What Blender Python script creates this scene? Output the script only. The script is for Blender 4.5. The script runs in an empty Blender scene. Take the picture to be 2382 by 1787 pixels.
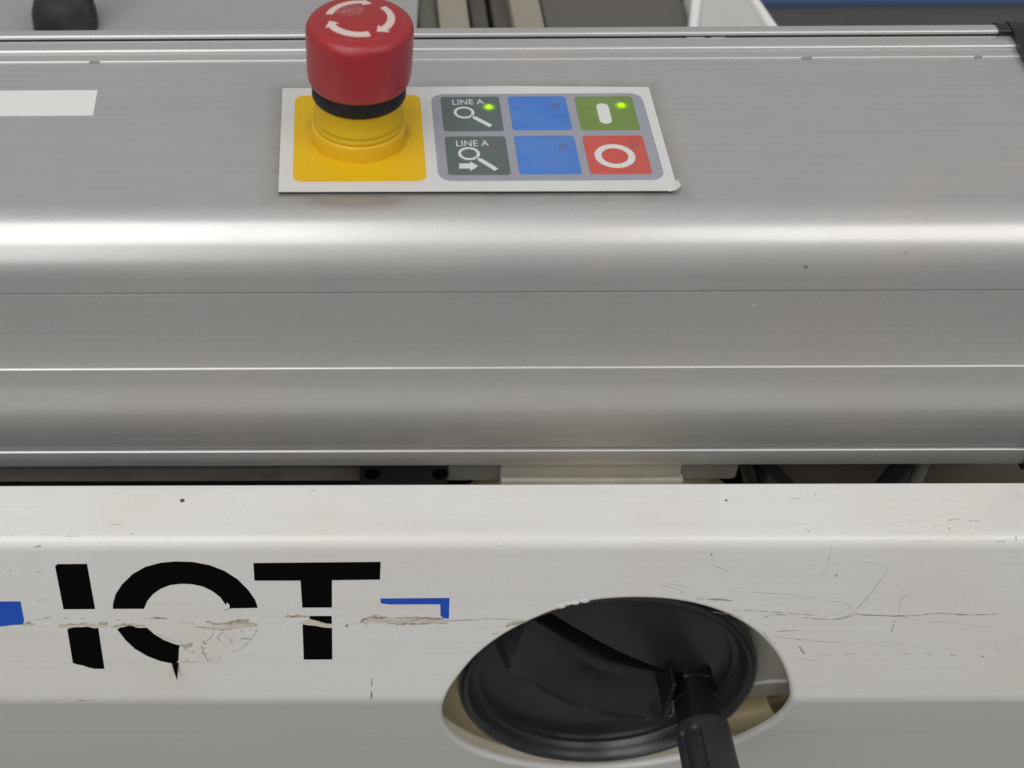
import bpy, bmesh, math, random
from mathutils import Vector, Matrix, geometry
from mathutils.noise import noise as pnoise
R_ = math.radians
S = 0.001                                   # all shapes below are written in millimetres
V = Vector
scene = bpy.context.scene
col = scene.collection

# ------------------------------------------------------------------ camera
PX, PY, FL = 740.0, 893.5, 3300.0           # optical axis (the picture is cropped off-centre) and focal length, photo pixels
Wp, Hp = 2382.0, 1787.0
pitch, yaw, roll = R_(44.5), R_(0.8), R_(-0.77)
rt = V((1, 0, 0)); fw = V((0, math.cos(pitch), -math.sin(pitch))); up = V((0, math.sin(pitch), math.cos(pitch)))
Rz = Matrix.Rotation(yaw, 3, 'Z'); rt, fw, up = Rz @ rt, Rz @ fw, Rz @ up
rt, up = math.cos(roll) * rt + math.sin(roll) * up, -math.sin(roll) * rt + math.cos(roll) * up
def ray(u, v): return fw + rt * ((u - PX) / FL) - up * ((v - PY) / FL)
CAM = -ray(832, 313) * 546
cam = bpy.data.cameras.new('camera'); co = bpy.data.objects.new('camera', cam); col.objects.link(co)
M = Matrix((rt, up, -fw)).transposed().to_4x4(); M.translation = CAM * S
co.matrix_world = M
cam.sensor_width = 36; cam.lens = 36 * FL / Wp
cam.shift_x = (Wp / 2 - PX) / Wp; cam.shift_y = 0
cam.clip_start = 0.01; cam.clip_end = 100
cam.dof.use_dof = True; cam.dof.focus_distance = 0.56; cam.dof.aperture_fstop = 7.5
scene.camera = co
def onz(u, v, z):
    d = ray(u, v); return CAM + d * ((z - CAM.z) / d.z)
def ony(u, v, y):
    d = ray(u, v); return CAM + d * ((y - CAM.y) / d.y)
def onp(u, v, p, n):
    d = ray(u, v); return CAM + d * ((p - CAM).dot(n) / d.dot(n))

# ------------------------------------------------------------------ room light and lamps
w = bpy.data.worlds.new('World'); scene.world = w; w.use_nodes = True
nt = w.node_tree; bg = nt.nodes['Background']
tc = nt.nodes.new('ShaderNodeTexCoord'); sx = nt.nodes.new('ShaderNodeSeparateXYZ')
mr = nt.nodes.new('ShaderNodeMapRange'); mr.inputs['From Min'].default_value = -1; mr.inputs['From Max'].default_value = 1
rp = nt.nodes.new('ShaderNodeValToRGB')
nt.links.new(tc.outputs['Generated'], sx.inputs[0]); nt.links.new(sx.outputs['Z'], mr.inputs['Value'])
nt.links.new(mr.outputs[0], rp.inputs[0]); nt.links.new(rp.outputs[0], bg.inputs[0])
e = rp.color_ramp.elements
e[0].position = 0.0; e[0].color = (.20, .195, .19, 1)
e[1].position = 1.0; e[1].color = (.60, .60, .60, 1)
for p, c in ((.16, (.32, .31, .30, 1)), (.42, (.34, .33, .32, 1)), (.56, (.40, .39, .375, 1)), (.75, (.50, .50, .495, 1))):
    k = e.new(p); k.color = c
bg.inputs[1].default_value = 0.75
def lamp(name, loc, size, power, colour, target=(0, -.08, -.1)):
    l = bpy.data.lights.new(name, 'AREA'); l.shape = 'RECTANGLE'; l.size, l.size_y = size; l.energy = power; l.color = colour
    o = bpy.data.objects.new(name, l); col.objects.link(o); o.location = loc
    z_ = (V(loc) - V(target)).normalized(); x_ = (V((1, 0, 0)) - z_ * z_.x).normalized(); y_ = z_.cross(x_)   # long side kept along the machine
    o.rotation_euler = Matrix((x_, y_, z_)).transposed().to_euler()
    o['kind'] = 'structure'
    return o
lamp('ceiling_lamp', (-.66, -.80, 1.72), (1.5, 1.7), 21, (1, .985, .96))
lamp('ceiling_lamp', (-1.72, -3.2, 1.25), (2.9, 1.9), 22, (1, .985, .97))
lamp('ceiling_lamp', (1.15, -.95, 1.5), (1.4, 1.1), 10, (1, .97, .93))
scene.view_settings.view_transform = 'Standard'; scene.view_settings.look = 'None'
scene.view_settings.exposure = 0.0; scene.view_settings.gamma = 1
scene.render.engine = 'CYCLES'

# ------------------------------------------------------------------ materials
def lin(c): return tuple((x / 255 / 12.92 if x / 255 <= .04045 else ((x / 255 + .055) / 1.055) ** 2.4) for x in c) + (1,)
class Mt:
    def __init__(s, name, col, rough=.5, metal=0, spec=.5):
        s.m = bpy.data.materials.new(name); s.m.use_nodes = True; s.t = s.m.node_tree
        s.b = s.t.nodes['Principled BSDF']; s.out = s.t.nodes['Material Output']
        s.c = col if len(col) == 4 else tuple(col) + (1,)
        s.b.inputs['Base Color'].default_value = s.c; s.b.inputs['Roughness'].default_value = rough
        s.b.inputs['Metallic'].default_value = metal; s.b.inputs['Specular IOR Level'].default_value = spec
        s.tc = None; s.rough = rough
    def n(s, ty, **kw):
        x = s.t.nodes.new(ty)
        for k, v in kw.items():
            if k.startswith('i_'): x.inputs[k[2:].replace('_', ' ')].default_value = v
            else: setattr(x, k, v)
        return x
    def l(s, a, b): s.t.links.new(a, b)
    def coords(s, scale=(1, 1, 1)):
        if not s.tc: s.tc = s.n('ShaderNodeTexCoord')
        mp = s.n('ShaderNodeMapping'); mp.inputs['Scale'].default_value = scale
        s.l(s.tc.outputs['Object'], mp.inputs[0]); return mp.outputs[0]
    def noise(s, scale=(1, 1, 1), sc=100, detail=3, rough=.5):
        x = s.n('ShaderNodeTexNoise'); x.inputs['Scale'].default_value = sc; x.inputs['Detail'].default_value = detail
        x.inputs['Roughness'].default_value = rough; s.l(s.coords(scale), x.inputs['Vector']); return x
    def mixcol(s, fac, c2, lo=.4, hi=.6, amount=1):
        r = s.n('ShaderNodeMapRange'); r.inputs['From Min'].default_value = lo; r.inputs['From Max'].default_value = hi
        r.inputs['To Max'].default_value = amount; s.l(fac, r.inputs['Value'])
        mx = s.n('ShaderNodeMix', data_type='RGBA'); s.l(r.outputs[0], mx.inputs[0])
        bc = s.b.inputs['Base Color']
        if bc.is_linked: s.l(bc.links[0].from_socket, mx.inputs[6])
        else: mx.inputs[6].default_value = bc.default_value
        mx.inputs[7].default_value = c2 if len(c2) == 4 else tuple(c2) + (1,)
        s.l(mx.outputs[2], bc); return s
    def bump(s, h, strength=.1, dist=.0002):
        b = s.n('ShaderNodeBump'); b.inputs['Strength'].default_value = strength; b.inputs['Distance'].default_value = dist
        s.l(h, b.inputs['Height'])
        nn = s.b.inputs['Normal']
        if nn.is_linked: s.l(nn.links[0].from_socket, b.inputs['Normal'])
        s.l(b.outputs[0], nn); return s
    def roughvar(s, fac, a, b, lo=.35, hi=.65):
        r = s.n('ShaderNodeMapRange'); r.inputs['From Min'].default_value = lo; r.inputs['From Max'].default_value = hi
        r.inputs['To Min'].default_value = a; r.inputs['To Max'].default_value = b
        s.l(fac, r.inputs['Value']); s.l(r.outputs[0], s.b.inputs['Roughness']); return s
    def alpha(s, fac, lo, hi, amax=1):
        r = s.n('ShaderNodeMapRange'); r.inputs['From Min'].default_value = lo; r.inputs['From Max'].default_value = hi
        r.inputs['To Max'].default_value = amax
        s.l(fac, r.inputs['Value']); s.l(r.outputs[0], s.b.inputs['Alpha']); return s

def alu(name, base, rough):
    a = Mt(name, base, rough, .66)
    st = a.noise((4, 900, 900), 1, 4, .6)            # drawing streaks along the extrusion
    bl = a.noise((1, 1, 1), 14, 3)                   # hand marks and haze
    bl2 = a.noise((1, 1, 1), 9, 2)
    gr = a.noise((1, 1, 1), 2600, 2, .7)             # anodised grain
    a.mixcol(st.outputs[0], tuple(x * .9 for x in base), .35, .75, .25)
    a.mixcol(bl.outputs[0], (base[0] * 1.0, base[1] * .94, base[2] * .92), .45, .65, .6)
    a.mixcol(bl2.outputs[0], (base[0] * .95, base[1] * 1.0, base[2] * .985), .5, .7, .6)
    a.mixcol(gr.outputs[0], tuple(x * .72 for x in base), .42, .72, .75)
    a.roughvar(bl.outputs[0], rough - .04, rough + .07)
    a.bump(st.outputs[0], .06, .00006); a.bump(gr.outputs[0], .12, .00005)
    # a second, tighter lobe: polished high spots on the satin anodising
    b2 = a.n('ShaderNodeBsdfAnisotropic'); b2.distribution = 'GGX'; b2.inputs['Roughness'].default_value = .24
    mx = a.n('ShaderNodeMixShader'); mx.inputs[0].default_value = .25
    sm1 = a.noise((1.2, 1, 1), 22, 6, .7); sm2 = a.noise((8, 350, 350), 1, 3, .6)
    ad = a.n('ShaderNodeMath', operation='ADD'); a.l(sm1.outputs[0], ad.inputs[0]); a.l(sm2.outputs[0], ad.inputs[1])
    mr2 = a.n('ShaderNodeMapRange'); mr2.inputs['From Min'].default_value = .75; mr2.inputs['From Max'].default_value = 1.25
    mr2.inputs['To Min'].default_value = .25; mr2.inputs['To Max'].default_value = .36; a.l(ad.outputs[0], mr2.inputs['Value']); a.l(mr2.outputs[0], mx.inputs[0])
    a.b2 = b2; a.l(a.b.outputs[0], mx.inputs[1]); a.l(b2.outputs[0], mx.inputs[2]); a.l(mx.outputs[0], a.out.inputs[0])
    b2.inputs['Color'].default_value = tuple(base) + (1,)
    return a
ALU = alu('anodised_aluminium', (.60, .595, .59), .5)
# brown grime creeping out from under the control panel
def boxdist(m, cx, cy, hx, hy):
    sp = m.n('ShaderNodeSeparateXYZ'); m.l(m.coords(), sp.inputs[0])
    o = []
    for ax, c, h in (('X', cx, hx), ('Y', cy, hy)):
        a = m.n('ShaderNodeMath', operation='SUBTRACT'); m.l(sp.outputs[ax], a.inputs[0]); a.inputs[1].default_value = c
        b = m.n('ShaderNodeMath', operation='ABSOLUTE'); m.l(a.outputs[0], b.inputs[0])
        d = m.n('ShaderNodeMath', operation='SUBTRACT'); m.l(b.outputs[0], d.inputs[0]); d.inputs[1].default_value = h
        o.append(d.outputs[0])
    x = m.n('ShaderNodeMath', operation='MAXIMUM'); m.l(o[0], x.inputs[0]); m.l(o[1], x.inputs[1])
    return x.outputs[0]
ALUT = alu('anodised_aluminium_top', (.60, .595, .59), .5)
d = boxdist(ALUT, .0432, -.0035, .0731, .0345)
r = ALUT.n('ShaderNodeMapRange'); r.inputs['From Min'].default_value = 0; r.inputs['From Max'].default_value = .010
r.inputs['To Min'].default_value = 1; r.inputs['To Max'].default_value = 0; ALUT.l(d, r.inputs['Value'])
gn = ALUT.noise((1, 1, 1), 110, 4, .6)
mu = ALUT.n('ShaderNodeMath', operation='MULTIPLY'); ALUT.l(r.outputs[0], mu.inputs[0]); ALUT.l(gn.outputs[0], mu.inputs[1])
ALUT.mixcol(mu.outputs[0], (.25, .20, .14), .15, .75, .6)

WHITE = Mt('white_paint', (.675, .668, .655), .27)
nb = WHITE.noise((1, 1, 1), 12, 3); ns = WHITE.noise((8, 300, 300), 1, 4, .6); nf = WHITE.noise((1, 1, 1), 900, 2)
WHITE.mixcol(nb.outputs[0], (.63, .605, .555), .45, .7, .6); WHITE.mixcol(ns.outputs[0], (.57, .555, .52), .5, .8, .35)
WHITE.mixcol(nf.outputs[0], (.56, .55, .53), .5, .8, .4)
WHITE.roughvar(nb.outputs[0], .24, .36); WHITE.bump(WHITE.noise((1, 1, 1), 350, 2).outputs[0], .05, .0002)
WHITE.b.inputs['Coat Weight'].default_value = .4; WHITE.b.inputs['Coat Roughness'].default_value = .12
RED_COAT = .2
BLACKV = Mt('black_vinyl', (.0016, .0016, .0022), .7, 0, .05)
BLUEV = Mt('blue_vinyl', (.012, .075, .46), .45, 0, .3)
def plastic(name, c, rough=.42, spec=.5, gn=(1, 1, 1), dirt=None, bumps=.06):
    m = Mt(name, c, rough, 0, spec)
    a = m.noise(gn, 1500, 2, .6); b = m.noise((1, 1, 1), 60, 3)
    m.mixcol(a.outputs[0], tuple(x * .8 for x in c), .45, .75, .5)
    if dirt: m.mixcol(b.outputs[0], dirt, .5, .75, .5)
    m.roughvar(b.outputs[0], rough - .06, rough + .08); m.bump(a.outputs[0], bumps, .0001)
    return m
RED = plastic('red_plastic', (.33, .018, .024), .40, .45, dirt=(.26, .025, .028))
RED.b.inputs['Coat Weight'].default_value = RED_COAT; RED.b.inputs['Coat Roughness'].default_value = .2
BLK = plastic('black_rubber', (.008, .008, .008), .55, .3)
YEL = plastic('yellow_plastic', (.70, .42, .012), .42, .4, dirt=(.58, .34, .03))
YELG = plastic('yellow_glossy_plastic', (.58, .37, .008), .52, .25, dirt=(.48, .32, .02))
PANEL = plastic('white_panel_film', (.62, .62, .61), .45, .4, dirt=(.55, .54, .51))
YELF = plastic('yellow_print', (.70, .44, .008), .5, .35)
dd = YELF.noise((1, 1, 1), 90, 5, .65)
sp = YELF.n('ShaderNodeVectorMath', operation='LENGTH'); YELF.l(YELF.coords(), sp.inputs[0])
rr = YELF.n('ShaderNodeMapRange'); rr.inputs['From Min'].default_value = .018; rr.inputs['From Max'].default_value = .028
rr.inputs['To Min'].default_value = 1; rr.inputs['To Max'].default_value = 0; YELF.l(sp.outputs['Value'], rr.inputs['Value'])
mm = YELF.n('ShaderNodeMath', operation='MULTIPLY'); YELF.l(rr.outputs[0], mm.inputs[0]); YELF.l(dd.outputs[0], mm.inputs[1])
YELF.mixcol(mm.outputs[0], (.28, .17, .02), .35, .62, .6)
KGREY = plastic('grey_lilac_print', (.29, .30, .35), .5, .35)
KDARK = plastic('slate_key_print', (.098, .128, .128), .42, .4, dirt=(.10, .12, .115))
KBLUE = plastic('blue_key_print', (.055, .18, .56), .42, .4, dirt=(.08, .22, .58))
KGREEN = plastic('green_key_print', (.15, .24, .055), .42, .4, dirt=(.18, .27, .09))
KRED = plastic('red_key_print', (.52, .080, .066), .42, .4, dirt=(.60, .10, .08))
for k_, c_ in ((KBLUE, (.16, .26, .50)), (KDARK, (.15, .17, .17)), (KGREEN, (.24, .30, .16)), (KRED, (.50, .16, .14)), (KGREY, (.36, .36, .40))):
    k_.mixcol(k_.noise((1, 1.6, 1), 42, 4, .6).outputs[0], c_, .40, .70, .32)  # mottled sheen of the film, painted into the key colours as paler patches
KWHITE = plastic('white_legend_print', (.64, .65, .64), .5, .3)
KWIN = Mt('unlit_lamp_window', (.27, .20, .16), .6)
KWIN.alpha(KWIN.noise((1, 1, 1), 700, 3).outputs[0], .1, .9, .24)
LABEL = plastic('white_paper_label', (.70, .71, .70), .6, .3)
WHEEL = plastic('black_wheel_plastic', (.0145, .0155, .0180), .30, .55)
WHEEL.mixcol(WHEEL.noise((1, 1, 1), 1100, 4, .8).outputs[0], (.05, .05, .05), .66, .8, .5)
GRIP = plastic('charcoal_grip_plastic', (.020, .021, .026), .42, .45)
STEEL = plastic('dark_oily_steel', (.022, .019, .017), .34, .6); STEEL.b.inputs['Metallic'].default_value = .7
CREAM = plastic('cream_paint', (.62, .57, .44), .4, .4, dirt=(.5, .44, .30))
CREAM2 = plastic('beige_cast_block', (.46, .44, .39), .5, .3, dirt=(.34, .32, .28))
GOLD = plastic('yellowish_cream_paint', (.84, .73, .44), .35, .5, dirt=(.74, .62, .34))
GREYP = plastic('mid_grey_metal', (.24, .235, .22), .45, .5, dirt=(.17, .16, .15))
DARKM = plastic('dark_grey_metal', (.017, .016, .015), .5, .3, dirt=(.03, .025, .02))
DBRN = plastic('brownish_ground_steel', (.40, .35, .31), .35, .5, dirt=(.22, .18, .15)); DBRN.b.inputs['Metallic'].default_value = .6
BENCH = plastic('light_grey_laminate', (.33, .33, .33), .45, .4)
BGREY = plastic('taupe_panel', (.115, .108, .095), .5, .4)
BEIGE = plastic('beige_bar_paint', (.30, .27, .22), .5, .4)
FLOORM = plastic('dark_floor', (.075, .073, .075), .6, .3, dirt=(.06, .058, .06))
BLUEB = plastic('blue_cover', (.05, .10, .20), .5, .4)
OFFW = plastic('off_white_panel', (.52, .52, .50), .45, .4)
BRIGHT = plastic('white_edge_trim', (.80, .80, .78), .4, .4)
DUSTY = plastic('dusty_black_rubber', (.028, .028, .03), .6, .3, dirt=(.13, .13, .135))
LEDM = bpy.data.materials.new('green_lamp_glow'); LEDM.use_nodes = True  # painted glow: emission fading outwards over the key film
t = LEDM.node_tree; t.nodes.remove(t.nodes['Principled BSDF'])
tco = t.nodes.new('ShaderNodeTexCoord'); le = t.nodes.new('ShaderNodeVectorMath'); le.operation = 'LENGTH'
t.links.new(tco.outputs['Object'], le.inputs[0])
cr = t.nodes.new('ShaderNodeValToRGB'); mrn = t.nodes.new('ShaderNodeMapRange'); mrn.inputs['From Max'].default_value = .0034
t.links.new(le.outputs['Value'], mrn.inputs['Value']); t.links.new(mrn.outputs[0], cr.inputs[0])
el = cr.color_ramp.elements
el[0].position = 0; el[0].color = (1, 1, 1, 1); el[1].position = 1; el[1].color = (0, 0, 0, 1)
for p, c in ((.28, .9), (.40, .30), (.6, .09), (.8, .025)):
    k = el.new(p); k.color = (c, c, c, 1)
em = t.nodes.new('ShaderNodeEmission'); em.inputs[0].default_value = (.50, 1, .004, 1); em.inputs[1].default_value = 1.25
tr = t.nodes.new('ShaderNodeBsdfTransparent'); ms = t.nodes.new('ShaderNodeMixShader')
t.links.new(cr.outputs[0], ms.inputs[0]); t.links.new(tr.outputs[0], ms.inputs[1]); t.links.new(em.outputs[0], ms.inputs[2])
t.links.new(ms.outputs[0], t.nodes['Material Output'].inputs[0])
LEDC = Mt('lit_lamp_lens', (.1, .3, .02), .4); LEDC.b.inputs['Emission Color'].default_value = (.50, 1, .004, 1); LEDC.b.inputs['Emission Strength'].default_value = 1.1
def scr(name, c, lo, hi, amax=1, sc=(60, 400, 400)):
    m = Mt(name, c, .6, 0, .2); m.alpha(m.noise(sc, 1, 5, .75).outputs[0], lo, hi, amax); return m
SCT = scr('tan_scuff', lin((156, 136, 108)), .38, .62, .72, (260, 900, 900))
SCTL = scr('pale_scuff', lin((178, 166, 148)), .36, .6, .8, (200, 700, 700))
SCG = scr('grey_scratch', lin((126, 119, 112)), .35, .62, .55, (300, 700, 700))
SCGL = scr('faint_grey_scratch', lin((150, 144, 138)), .35, .65, .5, (200, 500, 500))
SCD = scr('dark_mark', lin((70, 66, 60)), .2, .5, .9, (500, 500, 500))

# ------------------------------------------------------------------ object helpers
def thing(name, label, cat, loc=(0, 0, 0), group=None):
    o = bpy.data.objects.new(name, None); o.empty_display_size = .02; col.objects.link(o); o.location = V(loc) * S
    o['label'] = label; o['category'] = cat; o['org'] = list(loc)
    if group: o['group'] = group
    return o
def org(o):
    p = V((0, 0, 0))
    while o: p += V(o.location) / S; o = o.parent
    return p
def link(name, me, mat, parent=None, at=None, smooth=False, label=None):
    if isinstance(mat, Mt): mat = mat.m
    me.materials.clear(); me.materials.append(mat)
    o = bpy.data.objects.new(name, me); col.objects.link(o)
    pw = org(parent) if parent else V((0, 0, 0))
    at = V(at) if at is not None else pw
    me.transform(Matrix.Translation(-at)); me.transform(Matrix.Scale(S, 4))
    o.location = (at - pw) * S
    if parent: o.parent = parent
    if smooth: smoothen(me)
    if label: o['label'] = label
    return o
def smoothen(me, ang=40):
    me.polygons.foreach_set('use_smooth', [True] * len(me.polygons)); me.set_sharp_from_angle(angle=R_(ang))
def tag(o, label, cat, group=None):
    o['label'] = label; o['category'] = cat
    if group: o['group'] = group
    return o
def mesh(vs, fs):
    me = bpy.data.meshes.new('m'); me.from_pydata([tuple(v) for v in vs], [], fs); me.update(); return me
def fixn(me):
    bm = bmesh.new(); bm.from_mesh(me); bmesh.ops.remove_doubles(bm, verts=bm.verts, dist=1e-5)
    bmesh.ops.recalc_face_normals(bm, faces=bm.faces); bm.to_mesh(me); bm.free(); return me
def box(x0, x1, y0, y1, z0, z1, bev=0, seg=2):
    bm = bmesh.new(); bmesh.ops.create_cube(bm, size=1)
    for v in bm.verts:
        v.co = V(((x0 + x1) / 2 + v.co.x * (x1 - x0), (y0 + y1) / 2 + v.co.y * (y1 - y0), (z0 + z1) / 2 + v.co.z * (z1 - z0)))
    if bev: bmesh.ops.bevel(bm, geom=bm.edges[:], offset=bev, segments=seg, profile=.5, affect='EDGES')
    me = bpy.data.meshes.new('m'); bm.to_mesh(me); bm.free(); return me
def prism(pts, base, top, bev=0, seg=2, frame=None):
    """polygon pts (2-D) extruded from base to top along the third axis of frame (o, a, b, n)"""
    bm = bmesh.new()
    o, a, b, n = frame or (V((0, 0, 0)), V((1, 0, 0)), V((0, 1, 0)), V((0, 0, 1)))
    lo = [bm.verts.new(o + a * p[0] + b * p[1] + n * base) for p in pts]
    hi = [bm.verts.new(o + a * p[0] + b * p[1] + n * top) for p in pts]
    N = len(pts)
    bm.faces.new(lo[::-1]); ft = bm.faces.new(hi)
    for i in range(N): bm.faces.new((lo[i], lo[(i + 1) % N], hi[(i + 1) % N], hi[i]))
    bmesh.ops.recalc_face_normals(bm, faces=bm.faces)
    if bev: bmesh.ops.bevel(bm, geom=list(ft.edges), offset=bev, segments=seg, profile=.5, affect='EDGES')
    bmesh.ops.triangulate(bm, faces=[f for f in bm.faces if len(f.verts) > 4])
    me = bpy.data.meshes.new('m'); bm.to_mesh(me); bm.free(); return me
def rrect(x0, x1, y0, y1, r, n=6):
    P = []
    for cx, cy, a0 in ((x1 - r, y1 - r, 0), (x0 + r, y1 - r, 90), (x0 + r, y0 + r, 180), (x1 - r, y0 + r, 270)):
        for i in range(n + 1):
            a = R_(a0 + 90 * i / n); P.append((cx + r * math.cos(a), cy + r * math.sin(a)))
    return P
def lathe(prof, n=72, c=(0, 0, 0), axis='Z'):
    vs, fs = [], []; m = len(prof)
    for i in range(n):
        a = 2 * math.pi * i / n
        for r, z in prof:
            p = (r * math.cos(a), r * math.sin(a), z)
            if axis == '-Y': p = (p[0], -p[2], p[1])
            vs.append((c[0] + p[0], c[1] + p[1], c[2] + p[2]))
    for i in range(n):
        j = (i + 1) % n
        for k in range(m - 1): fs.append((i * m + k, j * m + k, j * m + k + 1, i * m + k + 1))
    return fixn(mesh(vs, fs))
def tube(pts, r, n=14, cap=True):
    pts = [V(p) for p in pts]; vs, fs = [], []
    rs = r if isinstance(r, (list, tuple)) else [r] * len(pts)
    for i, p in enumerate(pts):
        t = (pts[min(i + 1, len(pts) - 1)] - pts[max(i - 1, 0)]).normalized()
        a = t.cross(V((0, 0, 1)) if abs(t.z) < .9 else V((1, 0, 0))).normalized(); b = t.cross(a)
        for k in range(n):
            q = 2 * math.pi * k / n; vs.append(p + (a * math.cos(q) + b * math.sin(q)) * rs[i])
    for i in range(len(pts) - 1):
        for k in range(n):
            l = (k + 1) % n; fs.append((i * n + k, i * n + l, (i + 1) * n + l, (i + 1) * n + k))
    if cap: fs += [tuple(range(n))[::-1], tuple(range((len(pts) - 1) * n, len(pts) * n))]
    return fixn(mesh(vs, fs))
def extrude_profile(prof, x0, x1, xs=None, caps=True):
    xs = xs or [x0, x1]; vs, fs = [], []; m = len(prof)
    for x in xs:
        for y, z in prof: vs.append((x, y, z))
    for i in range(len(xs) - 1):
        for k in range(m):
            l = (k + 1) % m; fs.append((i * m + k, i * m + l, (i + 1) * m + l, (i + 1) * m + k))
    if caps: fs += [tuple(range(m)), tuple(range((len(xs) - 1) * m, len(xs) * m))[::-1]]
    me = mesh(vs, fs); fixn(me)
    bm = bmesh.new(); bm.from_mesh(me); bmesh.ops.triangulate(bm, faces=[f for f in bm.faces if len(f.verts) > 4]); bm.to_mesh(me); bm.free()
    return me
def rounded(poly):
    """poly: (y, z, radius) -> outline with filleted corners"""
    out = []; N = len(poly)
    for i, (y, z, r) in enumerate(poly):
        p = V((y, z)); a = V(poly[i - 1][:2]); b = V(poly[(i + 1) % N][:2])
        if r <= 0: out.append((y, z)); continue
        da, db = (a - p).normalized(), (b - p).normalized()
        ang = da.angle(db); tl = r / math.tan(ang / 2)
        tl = min(tl, (a - p).length * (.95 if poly[i - 1][2] <= 0 else .49), (b - p).length * (.95 if poly[(i + 1) % N][2] <= 0 else .49)); r = tl * math.tan(ang / 2)
        c = p + (da + db).normalized() * (r / math.sin(ang / 2))
        s, e_ = p + da * tl, p + db * tl
        n = max(3, int(r * 1.2) + 3); v0, v1 = s - c, e_ - c
        tot = v0.angle_signed(v1)
        for k in range(n + 1):
            q = -tot * k / n
            out.append((c.x + v0.x * math.cos(q) - v0.y * math.sin(q), c.y + v0.x * math.sin(q) + v0.y * math.cos(q)))
    return out

# ================================================================== the aluminium housing
XL, XR = -330.0, 271.8
H = thing('aluminium_housing', 'long silver anodised aluminium housing with rounded front shoulder, carrying the red button', 'machine housing', (0, 0, -60))
def zt(row, z, u=1000): return onz(u, row, z).y
# rear steps of the extrusion, heights in mm
y141 = zt(140.5, .3); y119 = zt(117.5, 1.4); y92 = zt(92, 2.1); y83 = zt(82.5, 3.4); y66 = zt(66, 4.0)
FY = -63.0
body = [
    (FY - .2, -118, .8), (FY - .2 - 2.2, -118, .8), (FY - 2.4, -109.4, .7), (FY - .9, -109.0, .2), (FY - .9, -108.2, 0), (FY - .2, -108.2, 0) ,
]
poly = [(-20, -118, 0), (FY - 2.0, -118, .5), (FY - 2.0, -109.3, .7), (FY + .4, -109.3, 0), (FY + .4, -108.0, 0), (FY - .9, -108.0, .1),
        (FY - .9, -63.6, .75), (FY, -63.6, 0), (FY, -26.5, 0), (FY + 1.0, -26.2, 0), (FY + 1.0, -25.8, 0), (FY, -25.5, 0),
        (FY, 0, 20.5), (y141, 0, 0), (y141, .65, .62), (y119, .65, 0), (y119, 2.1, 1.35), (y92, 2.1, 0), (y92, -7, 0), (y83 + 4, -7, 0), (y83 + 4, 2.4, 0), (y83, 2.4, 0), (y83, 4.0, 1.1),
        (y66, 4.0, 0), (y66, -40, 0), (y66, -118, 0)]
me = extrude_profile(rounded(poly), XL, XR)
link('body', me, ALUT, H, at=(0, 0, 0), smooth=True)
# black end cap, a plate following the profile, a little proud of it
o_ = onz(2316, 60, 4)
cap = [(-66.5, -121, 2), (-66.5, 1.8, 20), (y119 - 6, 2.6, 2), (y83, 5.2, 3), (y66 + 4, 5.0, 6), (y66 + 4, -121, 2)]
link('end_cap', extrude_profile(rounded(cap), XR + .05, XR + 10), plastic('black_cap_plastic', (.012, .012, .013), .38, .5), H, smooth=True)
link('end_cap_shoulder', extrude_profile(rounded([(y83 - .8, -3, 0), (y83 - .8, 4.7, 1.5), (y66 + 3.5, 4.6, 4), (y66 + 4, -60, 0), (y83 + 3, -60, 0), (y83 + 3, -3, 0)]), 266.8, XR + 6), bpy.data.materials['black_cap_plastic'], H, smooth=True)
# small worn nicks filled with grime on the thin step at the back
for u0, u1 in ((1868, 1892), (2272, 2290), (208, 232)):
    a, b = onz(u0, 140, .6), onz(u1, 140, .6)
    link('dent', box(a.x, b.x, y141 - .25, y141 + .75, -.1, .62, .1, 1), GREYP, H)
for u0, u1 in ((1598, 1640), (1655, 1688)):
    a, b = onz(u0, 95, 1.5), onz(u1, 95, 1.5)
    link('burr', box(a.x, b.x, y92 - .6, y92 + .5, 1.8, 2.3, .25, 2), ALU, H, smooth=True)

# ================================================================== paper label
P = [onz(u, v, 0) for u, v in ((226, 211), (218, 270))]
pl = prism([(-175, 31.7), (-175, 13.8), (-103.6, 13.8), (-103.9, 31.7)], .02, .16)
tag(link('paper_label', pl, LABEL, at=(-140, 22, 0)), 'blank white paper label strip stuck on the aluminium housing left of the button', 'label')

# ================================================================== control panel
CP = thing('control_panel', 'flat white membrane control panel with six coloured keys right of the red button', 'control panel', (43, -4, 0))
ZP = 1.35
pts = [(-29.4, -37.6), (113.4, -38.1), (115.9, -36.0), (116.2, 29.6), (88, 30.2), (60, 30.9), (20, 30.5), (-29.4, 30.2)]
me = prism(pts, 0.02, ZP - .25, 0)
link('backing_plate', me, DARKM, CP)
pts2 = [(-29.6, -37.9), (113.6, -38.4), (116.1, -36.1), (116.4, 29.9), (88, 30.5), (60, 31.2), (20, 30.8), (-29.6, 30.5)]
link('face_film', prism(pts2, ZP - .25, ZP, .12, 2), PANEL, CP)
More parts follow.
